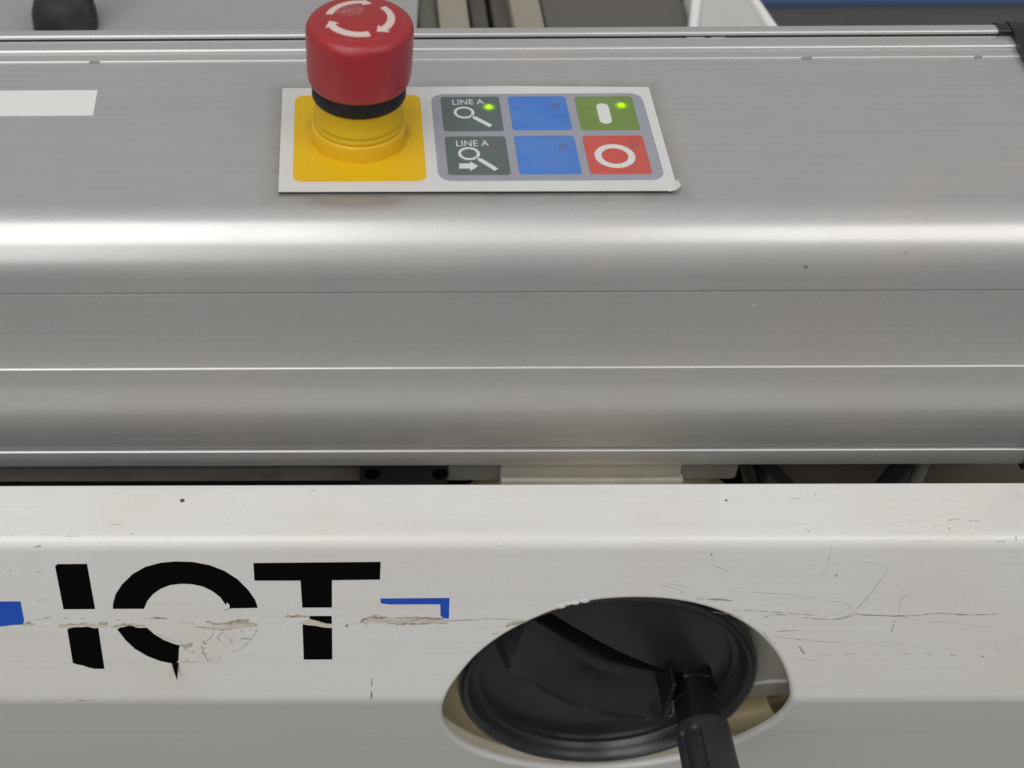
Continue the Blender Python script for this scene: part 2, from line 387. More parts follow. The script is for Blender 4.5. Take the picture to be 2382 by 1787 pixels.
# lifted, frayed corner of the film
cv = [V((112.6, -38.6, ZP - .2)), V((115.2, -38.8, ZP + .5)), V((117.4, -36.4, ZP + 1.1)), V((116.9, -31.5, ZP - .1)), V((114.9, -35.8, ZP + .12))]
me = mesh(cv + [c - V((0, 0, .25)) for c in cv], [(0, 1, 4), (1, 2, 4), (2, 3, 4), (5, 9, 6), (6, 9, 7), (7, 9, 8), (0, 5, 6, 1), (1, 6, 7, 2), (2, 7, 8, 3), (3, 8, 9, 4), (4, 9, 5, 0)])
link('frayed_corner', me, PANEL, CP)
link('yellow_field', prism(rrect(-24.5, 25, -32.1, 25, 3.6), ZP + .003, ZP + .05), YELF, CP, at=(0, 0, 0))
KP = link('key_surround', prism([(p[0] + 0, p[1]) for p in rrect(29.3, 112.6, -32.1, 25.4, 5.2)], ZP + .003, ZP + .06), KGREY, CP)
keys = [(33.1, 56.1, -.3, 23.2, KDARK, 'slate grey key with magnifier symbol and lit green lamp'), (59.6, 82.3, .2, 23.2, KBLUE, 'upper blank blue key'),
        (85.8, 108.4, -.1, 22.9, KGREEN, 'green key with white bar symbol and lit green lamp'),
        (33.1, 56.2, -28.5, -4.0, KDARK, 'slate grey key with magnifier and arrow symbols'), (59.4, 82.4, -28.3, -3.8, KBLUE, 'lower blank blue key'),
        (85.5, 108.4, -28.4, -4.0, KRED, 'red key with white ring symbol')]
ZK = ZP + .28
KO = []
for x0, x1, y0, y1, m, lab in keys:
    KO.append(link('key', prism(rrect(x0, x1, y0, y1, 1.3), ZP + .065, ZK, .16, 2), m, CP, smooth=True, label=lab))
c8 = lambda a, b: onz(980 + a / 3.568, 190 + b / 3.568, ZK)
def flat(name, pts, m, par, z0=ZK + .004, z1=ZK + .04): return link(name, prism(pts, z0, z1), m, par)
def ringpoly(me_c, ro, ri, n=48, ex=1.0):
    vs, fs = [], []
    for i in range(n):
        a = 2 * math.pi * i / n
        for r, z in ((ro, 0), (ro, 1), (ri, 1), (ri, 0)): vs.append((me_c[0] + r * math.cos(a) * ex, me_c[1] + r * math.sin(a), (ZK + .004, ZK + .04)[z]))
    for i in range(n):
        j = (i + 1) % n
        for k in range(4): fs.append((i * 4 + k, j * 4 + k, j * 4 + (k + 1) % 4, i * 4 + (k + 1) % 4))
    return fixn(mesh(vs, fs))
def magnifier(par, dx, dy, cen, rad, h0, h1):
    vs = []; c = c8(*cen)
    link('lens_symbol', ringpoly(c, rad, rad - 1.15), KWHITE, par)
    a, b = c8(*h0), c8(*h1); dd = (b - a); dd.z = 0; dd.normalize(); nn = V((-dd.y, dd.x, 0))
    m1 = a + dd * 1.6
    P = [a - nn * .45, m1 - nn * .45, m1 - nn * .95, b - nn * .95, b + nn * .95, m1 + nn * .95, m1 + nn * .45, a + nn * .45]
    flat('lens_handle_symbol', [(p.x, p.y) for p in P], KWHITE, par)
magnifier(KO[0], 0, 0, (355, 257), 4.05, (415, 284), (578, 370))
magnifier(KO[3], 0, 0, (396, 598), 4.1, (458, 630), (625, 732))
def text(s, par, p0, p1, hgt, m=KWHITE):
    cu = bpy.data.curves.new('t', 'FONT'); cu.body = s; cu.size = 1; cu.extrude = .01; cu.offset = 0
    ob = bpy.data.objects.new('t', cu); col.objects.link(ob)
    bpy.context.view_layer.update()
    me = bpy.data.meshes.new_from_object(ob.evaluated_get(bpy.context.evaluated_depsgraph_get()))
    bpy.data.objects.remove(ob)
    xs = [v.co.x for v in me.vertices]; ys = [v.co.y for v in me.vertices]
    x0, x1, y0, y1 = min(xs), max(xs), min(ys), max(ys)
    d = p1 - p0; d.z = 0; L = d.length; d.normalize(); n = V((-d.y, d.x, 0))
    for v in me.vertices:
        a, b, c = (v.co.x - x0) / (x1 - x0) * L, (v.co.y - y0) / (y1 - y0) * hgt, v.co.z
        v.co = V((p0.x, p0.y, ZK + .022)) + d * a + n * b + V((0, 0, c * 1.5))
    return link('lettering', me, m, par)
text('LINE A', KO[0], c8(262, 193), c8(522, 186), 3.5)
text('LINE A', KO[3], c8(292, 537), c8(562, 535), 3.7)
arrow = [(315, 680), (405, 680), (408, 664), (472, 702), (408, 742), (405, 722), (315, 722)]
flat('arrow_symbol', [(c8(*p).x, c8(*p).y) for p in arrow], KWHITE, KO[3])
c = c8(1517, 265); flat('bar_symbol', rrect(c.x - 2.4, c.x + 2.4, c.y - 7.0, c.y + 7.0, 2.35, 8), KWHITE, KO[2])
c = c8(1607, 618); link('ring_symbol', ringpoly(c, 7.55, 5.0, 56), KWHITE, KO[5])
for ki, p, lit in ((0, (560, 212), 1), (2, (1660, 198), 1), (1, (1108, 205), 0), (4, (1178, 540), 0), (5, (1755, 522), 0), (3, (600, 532), 0)):
    c = c8(*p)
    r_ = 3.4 if lit else (1.8 if ki != 5 else 2.3)
    pts = [(c.x + r_ * math.cos(a * math.pi / 18), c.y + r_ * math.sin(a * math.pi / 18)) for a in range(36)]
    link('lamp' if lit else 'lamp_window', prism(pts, ZK + .045, ZK + .07), LEDM if lit else KWIN, KO[ki], at=(c.x, c.y, ZK + .07))  # lit disc is the painted glow on the key around the lens
    if lit: link('lamp_lens', lathe([(1.0, -.1), (.92, .3), (.7, .62), (.35, .8), (.01, .86)], 20, (c.x, c.y, ZK + .07)), LEDC, KO[ki], smooth=True)

# ================================================================== emergency stop button
EB = thing('emergency_stop_button', 'red mushroom emergency stop button on a yellow collar with white turn arrows', 'emergency stop button', (0, 0, ZP))
BX, BY = 0.2, -3.0
c0 = (BX, BY, 0)
zb = ZP + .06
link('collar', lathe([(0, zb), (17.9, zb), (17.9, 7.2), (17.75, 7.8), (17.2, 8.2), (10, 8.2)], 96, c0), YEL, EB, smooth=True)
link('skirt', lathe([(15, 8.25), (17.0, 8.25), (17.25, 8.7), (17.2, 9.6), (16.7, 10.2), (16.55, 10.6), (16.9, 11.1), (16.9, 11.9), (16.5, 12.6), (16.3, 16), (16.4, 20.2), (15, 20.2)], 96, c0), YELG, EB, smooth=True)
link('black_ring', lathe([(12, 20.3), (17.2, 20.3), (17.6, 20.9), (17.6, 26.0), (17, 26.8), (12, 26.8)], 96, c0), BLK, EB, smooth=True)
prof = [(10, 26.9), (18.0, 26.9), (18.5, 27.2), (18.9, 28.0), (19.15, 29.2), (19.3, 31), (19.45, 36), (19.55, 42), (19.55, 47.2)]
for i in range(1, 11):
    a = R_(84 * i / 10); prof.append((19.55 - 3.5 * (1 - math.cos(a)), 47.2 + 3.7 * math.sin(a)))
prof += [(15.6, 51.12), (15.0, 51.25), (14.75, 51.15), (14.55, 51.15), (14.4, 51.35), (13, 51.6), (10, 52.0), (6, 52.3), (3, 52.4), (0.01, 52.42)]
TOPP = [(0, 52.42), (3, 52.4), (6, 52.3), (10, 52.0), (13, 51.6), (14.4, 51.35), (15, 51.25), (20, 51)]
CAPO = link('mushroom_cap', lathe(prof, 128, c0), RED, EB, smooth=True)
def topz(r):
    for (a, b), (c, d) in zip(TOPP, TOPP[1:]):
        if r <= c: return b + (d - b) * (r - a) / (c - a)
    return 51
def turn_arrow(a0, a1, rin=9.9, rout=12.6, faint=False):
    """clockwise arrow from a0 down to a1 (degrees)"""
    n = 22; vs, fs = [], []; hd = 17 if not faint else 14; ab = a1 + hd
    rm = (rin + rout) / 2
    def pt(r, a, up_): return (BX + r * math.cos(R_(a)), BY + r * math.sin(R_(a)), topz(r) + up_)
    for i in range(n + 1):
        a = a0 + (ab - a0) * i / n
        for r, u_ in ((rout, .09), (rin, .09), (rin, -.1), (rout, -.1)): vs.append(pt(r, a, u_))
    for i in range(n):
        for k in range(4): fs.append((i * 4 + k, i * 4 + (k + 1) % 4, i * 4 + 4 + (k + 1) % 4, i * 4 + 4 + k))
    fs += [(0, 1, 2, 3), (n * 4, n * 4 + 3, n * 4 + 2, n * 4 + 1)]
    b = len(vs)
    for u_ in (.09, -.1):
        vs += [pt(rout + 1.3, ab, u_), pt(rm - .2, a1, u_), pt(rin - 1.5, ab, u_), pt(rm, ab, u_)]
    fs += [(b, b + 1, b + 3), (b + 3, b + 1, b + 2), (b + 4, b + 7, b + 5), (b + 7, b + 6, b + 5), (b, b + 4, b + 5, b + 1), (b + 1, b + 5, b + 6, b + 2), (b + 2, b + 6, b + 4, b)]
    return fixn(mesh(vs, fs))
ARW = plastic('worn_white_print', (.62, .50, .47), .55, .3, dirt=(.55, .42, .40))
for a0, a1 in ((-73, -170), (42, -58), (166, 66)):
    link('turn_arrow', turn_arrow(a0, a1), ARW, CAPO)
# chalky scuff on the top of the cap
sm = Mt('chalky_scuff', (.60, .42, .40), .6); sm.alpha(sm.noise((200, 500, 1), 1, 5, .8).outputs[0], .42, .72, .55)
vs = [(BX, BY + 2, topz(2) + .06)]
ring = [(BX - 5 + 11 * math.cos(a * math.pi / 12) * .5 + 1, BY + 5 + 4.6 * math.sin(a * math.pi / 12)) for a in range(24)]
ring = [(x, y, topz(math.hypot(x - BX, y - BY)) + .06) for x, y in ring]
link('scuff', mesh([(BX - 4, BY + 5, topz(6.4) + .06)] + ring, [(0, 1 + i, 1 + (i + 1) % 24) for i in range(24)]), sm, CAPO)

# ================================================================== white front guard beam
ZB = -108.0
P_rear = onz(1000, 1129, ZB); P_front = onz(1000, 1258, ZB)
TM, TL = R_(10), R_(-13)                       # mid face leans outwards going down, lower face back in
nM = V((0, -math.cos(TM), math.sin(TM))); dM = V((0, -math.sin(TM), -math.cos(TM)))
C1 = V((0, P_front.y, ZB)); C2 = onp(1000, 1631, C1, nM); C2.x = 0
nL = V((0, -math.cos(TL), math.sin(TL))); dL = V((0, -math.sin(TL), -math.cos(TL)))
C3 = C2 + dL * 110
Y0 = P_rear.y
s1 = Y0 - C1.y; s2 = s1 + (C2 - C1).length; s3 = s2 + 110
RC1, RC2 = 5.2, 3.6
def ideal(s):
    if s <= s1: return V((0, Y0 - s, ZB))
    if s <= s2: return C1 + dM * (s - s1)
    return C2 + dL * (s - s2)
def prof3(s):
    for sc, rc in ((s1, RC1), (s2, RC2)):
        if abs(s - sc) < rc:
            a, b, c = ideal(sc - rc), ideal(sc), ideal(sc + rc); t = (s - sc + rc) / (2 * rc)
            p = a * (1 - t) ** 2 + b * 2 * t * (1 - t) + c * t * t; d = (b - a) * (1 - t) + (c - b) * t
            return p, V((0, d.z, -d.y)).normalized()
    p = ideal(s)
    d = V((0, -1, 0)) if s < s1 else (dM if s < s2 else dL)
    return p, V((0, d.z, -d.y)).normalized()
def pos(x, s, off=0):
    p, n = prof3(s); return V((x, p.y, p.z)) + n * off
def xs_of(u, v):
    """photo pixel -> (x, s) on the guard's surface"""
    p = onz(u, v, ZB)
    if p.y > C1.y: return (p.x, Y0 - p.y)
    p = onp(u, v, C1, nM)
    if p.z > C2.z: return (p.x, s1 + (p - V((p.x, C1.y, C1.z))).length)
    p = onp(u, v, C2, nL); return (p.x, s2 + (p - V((p.x, C2.y, C2.z))).length)
hole_px = [(1479,1394),(1400,1398),(1345,1408),(1292,1423),(1250,1440),(1207,1460),(1159,1488),(1105,1531),(1061,1585),(1036,1628),(1028,1664),(1042,1702),(1082,1737),(1144,1764),(1230,1782),(1313,1789),(1396,1789),(1490,1782),(1590,1764),(1696,1734),(1772,1700),(1818,1668),(1839,1635),(1840,1606),(1829,1565),(1808,1525),(1783,1495),(1754,1469),(1708,1440),(1646,1415),(1562,1398)]
hp = [xs_of(*p) for p in hole_px]
def catmull(P, n):
    out = []; N = len(P)
    for i in range(N):
        p0, p1, p2, p3 = [V(P[(i + k - 1) % N]) for k in range(4)]
        for j in range(n):
            t = j / n
            out.append(.5 * ((2 * p1) + (p2 - p0) * t + (2 * p0 - 5 * p1 + 4 * p2 - p3) * t * t + (3 * p1 - p0 - 3 * p2 + p3) * t ** 3))
    return out
hc = catmull(hp, 6)
for _ in range(6):                                # relax the traced outline
    hc = [(hc[i - 1] + hc[i] * 2 + hc[(i + 1) % len(hc)]) / 4 for i in range(len(hc))]
area = sum(hc[i].x * hc[(i + 1) % len(hc)].y - hc[(i + 1) % len(hc)].x * hc[i].y for i in range(len(hc)))
if area < 0: hc = hc[::-1]
NH = len(hc)
inward = []
for i in range(NH):
    d = (hc[(i + 1) % NH] - hc[i - 1]).normalized(); inward.append(V((-d.y, d.x)))
LIP = 2.0
ho = [hc[i] - inward[i] * LIP for i in range(NH)]  # where the rounded lip starts
rows = [0, 2, 8, 16, s1 - RC1 - 2]
rows += [s1 - RC1 + 2 * RC1 * k / 12 for k in range(13)] + [s1 + RC1 + 3]
k = s1 + RC1 + 12
while k < s2 - RC2 - 6: rows.append(k); k += 9
rows += [s2 - RC2 - 2] + [s2 - RC2 + 2 * RC2 * k / 10 for k in range(11)] + [s2 + RC2 + 2]
k = s2 + RC2 + 10
while k < s3 - 3: rows.append(k); k += 9
rows.append(s3)
GX = [XL + i * 10 for i in range(77)]
pts, edges = [], []
for s in rows:
    for x in GX: pts.append(V((x, s)))
m = len(GX)
for r in range(len(rows)):
    for i in range(m - 1): edges.append((r * m + i, r * m + i + 1))
b0 = len(pts); pts += ho; edges += [(b0 + i, b0 + (i + 1) % NH) for i in range(NH)]
def inside(p, poly):
    c = False; j = len(poly) - 1
    for i in range(len(poly)):
        if (poly[i].y > p.y) != (poly[j].y > p.y) and p.x < (poly[j].x - poly[i].x) * (p.y - poly[i].y) / (poly[j].y - poly[i].y) + poly[i].x: c = not c
        j = i
    return c
ov, oe, of, *_ = geometry.delaunay_2d_cdt(pts, edges, [], 0, 1e-5)
fs = []
for f in of:
    c = sum((ov[i] for i in f), V((0, 0))) / len(f)
    if not inside(c, ho): fs.append(tuple(f))
vs = [pos(v.x, v.y) for v in ov]
GB = thing('front_guard_beam', 'white painted front guard beam with black IOT lettering, scuffs and an oval hand-wheel cutout', 'machine guard', (0, C1.y, -320))
me = mesh(vs, fs); fixn(me)
if sum(p.normal.z * p.area for p in me.polygons) < 0: me.flip_normals()
gb = link('painted_shell', me, WHITE, GB, at=(0, 0, 0), smooth=True)
# rounded lip round the cutout and the rear flange
vs, fs = [], []; prof_l = [(LIP * (1 - math.sin(R_(a))), LIP * (1 - math.cos(R_(a)))) for a in (0, 15, 30, 45, 60, 75, 90)] + [(0, 3.0), (.3, 3.3), (2.4, 3.4)]
for i in range(NH):
    for o, dep in prof_l:
        q = hc[i] - inward[i] * o; vs.append(pos(q.x, q.y, -dep))
m = len(prof_l)
for i in range(NH):
    j = (i + 1) % NH
    for k in range(m - 1): fs.append((i * m + k, j * m + k, j * m + k + 1, i * m + k + 1))
link('cutout_lip', fixn(mesh(vs, fs)), WHITE, GB, at=(0, 0, 0), smooth=True)
fl = [(Y0, ZB), (Y0 + .8, ZB - .6), (Y0 + 1, ZB - 2), (Y0 + 1, ZB - 24), (Y0 - 1.4, ZB - 24), (Y0 - 1.4, ZB - 3), (Y0 - .3, ZB - .8)]
link('rear_flange', extrude_profile(fl, XL, XL + 760), WHITE, GB, at=(0, 0, 0), smooth=True)

# lettering cut from vinyl film
FM = (C1, V((1, 0, 0)), dM, nM)                   # frame of the mid face
def m2(u, v):
    p = onp(u, v, C1, nM); return (p.x, (p - V((p.x, C1.y, C1.z))).length)
c6 = lambda L: [(100 + a / 4.022, 1280 + b / 4.022) for a, b in L]
c7 = lambda L: [(620 + a / 4.366, 1280 + b / 4.366) for a, b in L]
c5 = lambda L: [(a / 2.163, 1020 + b / 2.163) for a, b in L]
cH = lambda L: [(980 + a / 2.404, 1340 + b / 2.404) for a, b in L]
cR = lambda L: [(1650 + a / 2.163, 1020 + b / 2.163) for a, b in L]
def decal(name, px, m, top=.10, lab=None):
    return link(name, prism([m2(*p) for p in px], .008, top, frame=FM), m, GB, label=lab)
decal('letter_i_upper_piece', c6([(114, 152), (124, 140), (136, 130), (412, 128), (487, 550), (192, 552)]), BLACKV)
decal('letter_i_lower_piece', c6([(228, 742), (245, 732), (275, 724), (300, 716), (350, 722), (420, 716), (470, 730), (517, 728), (575, 1108), (520, 1110), (480, 1107), (430, 1098), (390, 1082), (350, 1072), (320, 1068), (280, 1055)]), BLACKV)
decal('letter_o_upper_arc', c6([(655, 548), (655, 500), (680, 410), (740, 320), (840, 222), (960, 155), (1100, 118), (1240, 105), (1400, 110), (1560, 140), (1700, 195), (1820, 272), (1920, 372), (1985, 465), (2010, 538),
    (1765, 543), (1742, 548), (1748, 520), (1735, 496), (1716, 492), (1712, 515), (1700, 497), (1660, 440), (1590, 385), (1500, 340), (1400, 318), (1300, 313), (1190, 325), (1100, 360), (1030, 410), (975, 475), (945, 547)]), BLACKV)
decal('letter_o_lower_arc', c6([(695, 740), (725, 722), (760, 718), (800, 706), (840, 708), (870, 724), (920, 728), (970, 724), (1040, 785), (1130, 840), (1220, 875), (1282, 892), (1272, 920), (1268, 1030), (1240, 1058), (1205, 1058), (1100, 1037), (980, 992), (860, 922), (770, 837)]), BLACKV, lab='torn lower arc of the letter O')
decal('letter_t_upper_piece', c5([(1275, 627), (1915, 621), (1912, 710), (1670, 713), (1670, 850), (1521, 851), (1512, 715), (1280, 715)]), BLACKV)
decal('letter_t_middle_sliver', c7([(428, 674), (450, 668), (660, 668), (664, 748), (600, 742), (520, 716), (450, 700)]), BLACKV)
decal('letter_t_lower_piece', c7([(366, 770), (372, 752), (420, 762), (500, 768), (560, 782), (600, 786), (640, 790), (665, 788), (668, 1105), (664, 1109), (382, 1110), (378, 1106)]), BLACKV)
decal('blue_corner_mark', c7([(1158, 490), (1858, 485), (1852, 695), (1826, 690), (1790, 685), (1767, 662), (1765, 548), (1250, 550), (1190, 543), (1160, 538)]), BLUEV)
decal('blue_block_mark', [(-90, 1400)] + c5([(103, 820), (122, 918), (118, 928), (110, 937), (60, 938), (30, 943), (0, 945)]) + [(-90, 1462)], BLUEV)
# curled strip of torn film standing off the face
def F3(u, v, off):
    x, s = m2(u, v); return C1 + V((x, 0, 0)) + dM * s + nM * off
A = [(415.5, 1541, .1), (399.5, 1541, .1), (414.5, 1556, 1.3), (405, 1556, 1.2), (414, 1566, 3.6), (413, 1566, 3.6)]
q = [F3(*a) for a in A]
link('torn_film_curl', mesh(q + [p + nM * .12 for p in q], [(0, 1, 3, 2), (2, 3, 5, 4), (6, 8, 9, 7), (8, 10, 11, 9), (1, 0, 6, 7), (0, 2, 8, 6), (2, 4, 10, 8), (4, 5, 11, 10), (5, 3, 9, 11), (3, 1, 7, 9)]), BLACKV, GB, smooth=True)

# scratches and scuffs on the paint: thin films following the surface
rnd = random.Random(4)
def scratch(px, width, m, name='scratch', jit=.25, taper=True, off=.03, sub=5, lab=None):
    q = [V(xs_of(*p)) for p in px]
    pts = []
    for i in range(len(q) - 1):
        for k in range(sub):
            pts.append(q[i].lerp(q[i + 1], k / sub))
    pts.append(q[-1]); n = len(pts); vs, fs = [], []
    seed = rnd.random() * 100
    for i, p in enumerate(pts):
        d = (pts[min(i + 1, n - 1)] - pts[max(i - 1, 0)]).normalized(); nn = V((-d.y, d.x))
        t = i / (n - 1); wd = width * (1 if not taper else (.25 + .75 * math.sin(math.pi * min(1, max(0, t))) ** .5))
        wd *= .75 + .7 * abs(pnoise(V((i * .7, seed, 0)))) * 1.5
        p = p + nn * width * jit * pnoise(V((i * .5, seed, 3)))
        for sgn in (-.5, .5):
            r = p + nn * wd * sgn * (1 + .8 * pnoise(V((i * .9, seed, sgn * 9)))); vs.append(pos(r.x, r.y, off))
    for i in range(n - 1): fs.append((2 * i, 2 * i + 1, 2 * i + 3, 2 * i + 2))
    return link(name, mesh(vs, fs), m, GB, at=(0, 0, 0), label=lab)
# (1) the worn line across the lettering
for L, wd, m in [
    (c5([(110, 938), (140, 930), (175, 936)]), 1.6, SCT), (c5([(150, 912), (210, 908), (262, 898)]), .9, SCT), (c5([(185, 815), (225, 812), (262, 806)]), .35, SCGL),
    (c5([(295, 935), (340, 945), (420, 935), (500, 945)]), 2.0, SCTL), (c5([(495, 930), (520, 932), (545, 930)]), 1.9, SCT), (c5([(318, 903), (345, 905)]), .5, SCG), (c5([(400, 902), (425, 908)]), .6, SCG),
    (c5([(560, 948), (620, 940), (680, 938), (735, 942)]), 1.8, SCTL), (c5([(580, 915), (610, 912)]), .5, SCG), (c5([(725, 908), (790, 902), (850, 908)]), 1.0, SCT), (c5([(905, 924), (985, 930)]), .35, SCG),
    (c5([(975, 945), (1040, 955), (1120, 962), (1180, 952), (1240, 948), (1298, 940)]), 1.0, SCT), (c5([(1035, 920), (1090, 935), (1180, 930), (1260, 912)]), 1.5, SCTL), (c5([(1130, 935), (1200, 915), (1250, 930), (1295, 935)]), 2.6, SCTL),
    (c5([(1405, 905), (1450, 900), (1510, 893), (1550, 897)]), 1.3, SCTL), (c5([(1440, 893), (1490, 895)]), .9, SCT), (c7([(420, 692), (500, 722), (580, 748), (664, 768)]), .9, SCTL),
    (c7([(795, 760), (835, 765)]), 1.6, SCT), (c7([(830, 748), (960, 740), (1040, 735)]), .7, SCT), (c7([(950, 735), (990, 705), (1060, 680), (1130, 690), (1240, 680)]), 1.4, SCT),
    (c7([(1060, 675), (1140, 672), (1230, 690)]), 1.6, SCT), (c7([(1240, 690), (1400, 686), (1600, 690), (1780, 692)]), 1.3, SCT), (c7([(1220, 745), (1320, 752), (1420, 745), (1560, 748), (1720, 744), (1850, 740)]), 1.3, SCT),
    (c7([(1200, 716), (1500, 716), (1850, 712)]), 1.2, SCTL), (c7([(970, 778), (1030, 770)]), .4, SCG), (c7([(1850, 716), (2100, 710), (2183, 700)]), .5, SCTL),
    (cH([(20, 262), (180, 250), (350, 240), (560, 245)]), .5, SCTL), (cH([(20, 240), (150, 238)]), .8, SCT), (cH([(465, 285), (520, 262), (600, 250)]), 1.8, SCTL), (cH([(480, 280), (550, 262), (605, 246)]), .5, SCT),
    (cH([(380, 325), (440, 322)]), .5, SCTL)]:
    scratch(L, wd, m, 'scuff')
# (2) the torn-off piece of the O: adhesive traces and outline
for L, wd, m in [(c6([(970, 712), (1040, 770), (1130, 820), (1230, 850), (1330, 862), (1400, 858)]), .28, SCG), (c6([(2008, 712), (1990, 770), (1950, 840), (1880, 900), (1820, 940), (1750, 962)]), .35, SCG),
    (c6([(1280, 1048), (1400, 1050), (1520, 1042)]), .22, SCGL), (c6([(1640, 810), (1650, 860)]), .5, SCG), (c6([(1500, 860), (1530, 880)]), 1.4, SCT), (c6([(1480, 880), (1500, 960), (1545, 1040), (1600, 1025)]), .6, SCTL),
    (c6([(1285, 880), (1340, 900), (1400, 870)]), 2.0, SCTL), (c6([(1600, 770), (1560, 830), (1480, 860)]), .5, SCTL), (c6([(1690, 760), (1640, 800), (1620, 830)]), .6, SCG), (c6([(1840, 830), (1900, 825), (1960, 830)]), .9, SCTL),
     (c6([(1925, 1020), (1930, 975), (1955, 980)]), .25, SCG),
    (c6([(1690, 555), (1720, 560), (1750, 545)]), .35, SCD)]:
    scratch(L, wd, m, 'adhesive_trace')
RES = scr('adhesive_residue', lin((166, 154, 134)), .54, .76, .34, (420, 420, 420)); GHO = scr('grey_film_ghost', lin((170, 165, 158)), .45, .8, .12, (150, 150, 150)); PALE = scr('pale_exposed_filler', lin((214, 206, 190)), .25, .5, .8, (120, 500, 500))
link('adhesive_residue', prism([m2(*p) for p in c6([(1285, 895), (1400, 870), (1480, 858), (1640, 800), (1700, 757), (1995, 735), (1975, 800), (1930, 870), (1850, 920), (1760, 965), (1660, 1010), (1560, 1045), (1420, 1050), (1290, 1045)])], .006, .012, frame=FM), RES, GB)
for L_ in (c7([(1000, 712), (1060, 700), (1240, 702), (1500, 705), (1700, 708), (1850, 722), (1700, 738), (1400, 736), (1240, 738), (1030, 732)]), c5([(290, 932), (360, 940), (430, 932), (520, 940), (545, 934), (530, 950), (420, 946), (340, 952), (300, 948)]), c5([(1000, 945), (1120, 946), (1200, 930), (1290, 930), (1270, 948), (1180, 955), (1100, 960)]), c7([(425, 700), (470, 706), (560, 738), (664, 762), (664, 782), (560, 772), (430, 750), (330, 742)])):
    link('exposed_filler', prism([m2(*p) for p in L_], .11, .14, frame=FM), PALE, GB)
# (3) right-hand half
for L, wd, m in [
    (cR([(110, 862), (250, 868), (420, 880), (600, 898)]), .55, SCT), (cR([(275, 900), (330, 885), (400, 890)]), .8, SCT), (cR([(405, 890), (500, 905), (620, 912), (740, 885), (860, 892), (1000, 895), (1150, 880), (1330, 888), (1500, 882)]), .75, SCT),
    (cR([(900, 655), (870, 705), (820, 770), (770, 830), (730, 870), (690, 905), (620, 918)]), .4, SCG), (cR([(560, 815), (650, 822), (720, 845), (640, 885), (560, 902)]), .3, SCGL), (cR([(690, 615), (820, 625), (900, 655), (1010, 615)]), .25, SCGL),
    (cR([(622, 512), (615, 560), (590, 640), (560, 700), (520, 745)]), .25, SCGL), (cR([(80, 768), (230, 775), (400, 785), (560, 810)]), .35, SCGL), (cR([(0, 810), (60, 808), (115, 818)]), .6, SCTL), (cR([(10, 630), (60, 655), (115, 672)]), .35, SCG),
    (cR([(315, 998), (450, 1010), (560, 1022), (700, 1030)]), .4, SCG), (cR([(700, 1030), (900, 1025), (1080, 1045)]), .25, SCGL), (cR([(325, 972), (450, 965)]), .5, SCGL), (cR([(450, 1045), (465, 1065), (480, 1088)]), 1.0, SCG),
    (cR([(550, 1088), (615, 1090)]), .5, SCGL), (cR([(675, 1086), (750, 1084)]), .5, SCGL), (cR([(810, 1082), (870, 1084)]), .5, SCGL), (cR([(960, 1082), (1010, 1085)]), .4, SCGL), (cR([(1080, 1080), (1125, 1088)]), .5, SCG), (cR([(1210, 1088), (1245, 1092)]), .5, SCG), (cR([(1350, 1092), (1390, 1102)]), .5, SCG), (cR([(450, 1108), (540, 1120)]), .35, SCGL),
    (cR([(1070, 755), (1010, 780), (965, 805), (950, 880)]), .3, SCG), (cR([(935, 905), (925, 950), (912, 978)]), .6, SCG), (cR([(940, 900), (1080, 918), (1240, 930), (1360, 948), (1440, 940)]), .3, SCGL), (cR([(1440, 1010), (1450, 1065), (1480, 1055)]), .25, SCGL), (cR([(1520, 1025), (1580, 1005)]), .3, SCG),
    (cR([(385, 302), (430, 303), (478, 302)]), .35, SCG), (cR([(1200, 415), (1235, 405), (1265, 408)]), .45, SCG), (cR([(1300, 415), (1370, 416)]), .35, SCG), (cR([(1125, 455), (1150, 432)]), .4, SCGL), (cR([(1540, 278), (1575, 302)]), .5, SCG), (cR([(1545, 488), (1553, 515)]), .55, SCG), (cR([(1320, 470), (1326, 488)]), .3, SCG),
    (cR([(880, 435), (980, 420), (1100, 415)]), .18, SCGL), (cR([(1020, 520), (1135, 520)]), .3, SCTL), (cR([(1440, 520), (1500, 518)]), .7, SCTL), (cR([(490, 1185), (560, 1190)]), .3, SCGL), (cR([(495, 1240), (620, 1245)]), .4, SCGL),
    (cH([(1320, 40), (1400, 68), (1460, 85), (1450, 100)]), .35, SCG), (cH([(1380, 45), (1500, 58)]), .3, SCGL), (cH([(1530, 128), (1640, 132), (1740, 138)]), .7, SCTL), (cH([(1620, 200), (1720, 210), (1800, 235)]), .8, SCT), (cH([(1830, 248), (1850, 244)]), 1.1, SCT), (cH([(1900, 300), (1960, 370), (1985, 380)]), .6, SCT)]:
    scratch(L, wd, m, 'scratch')
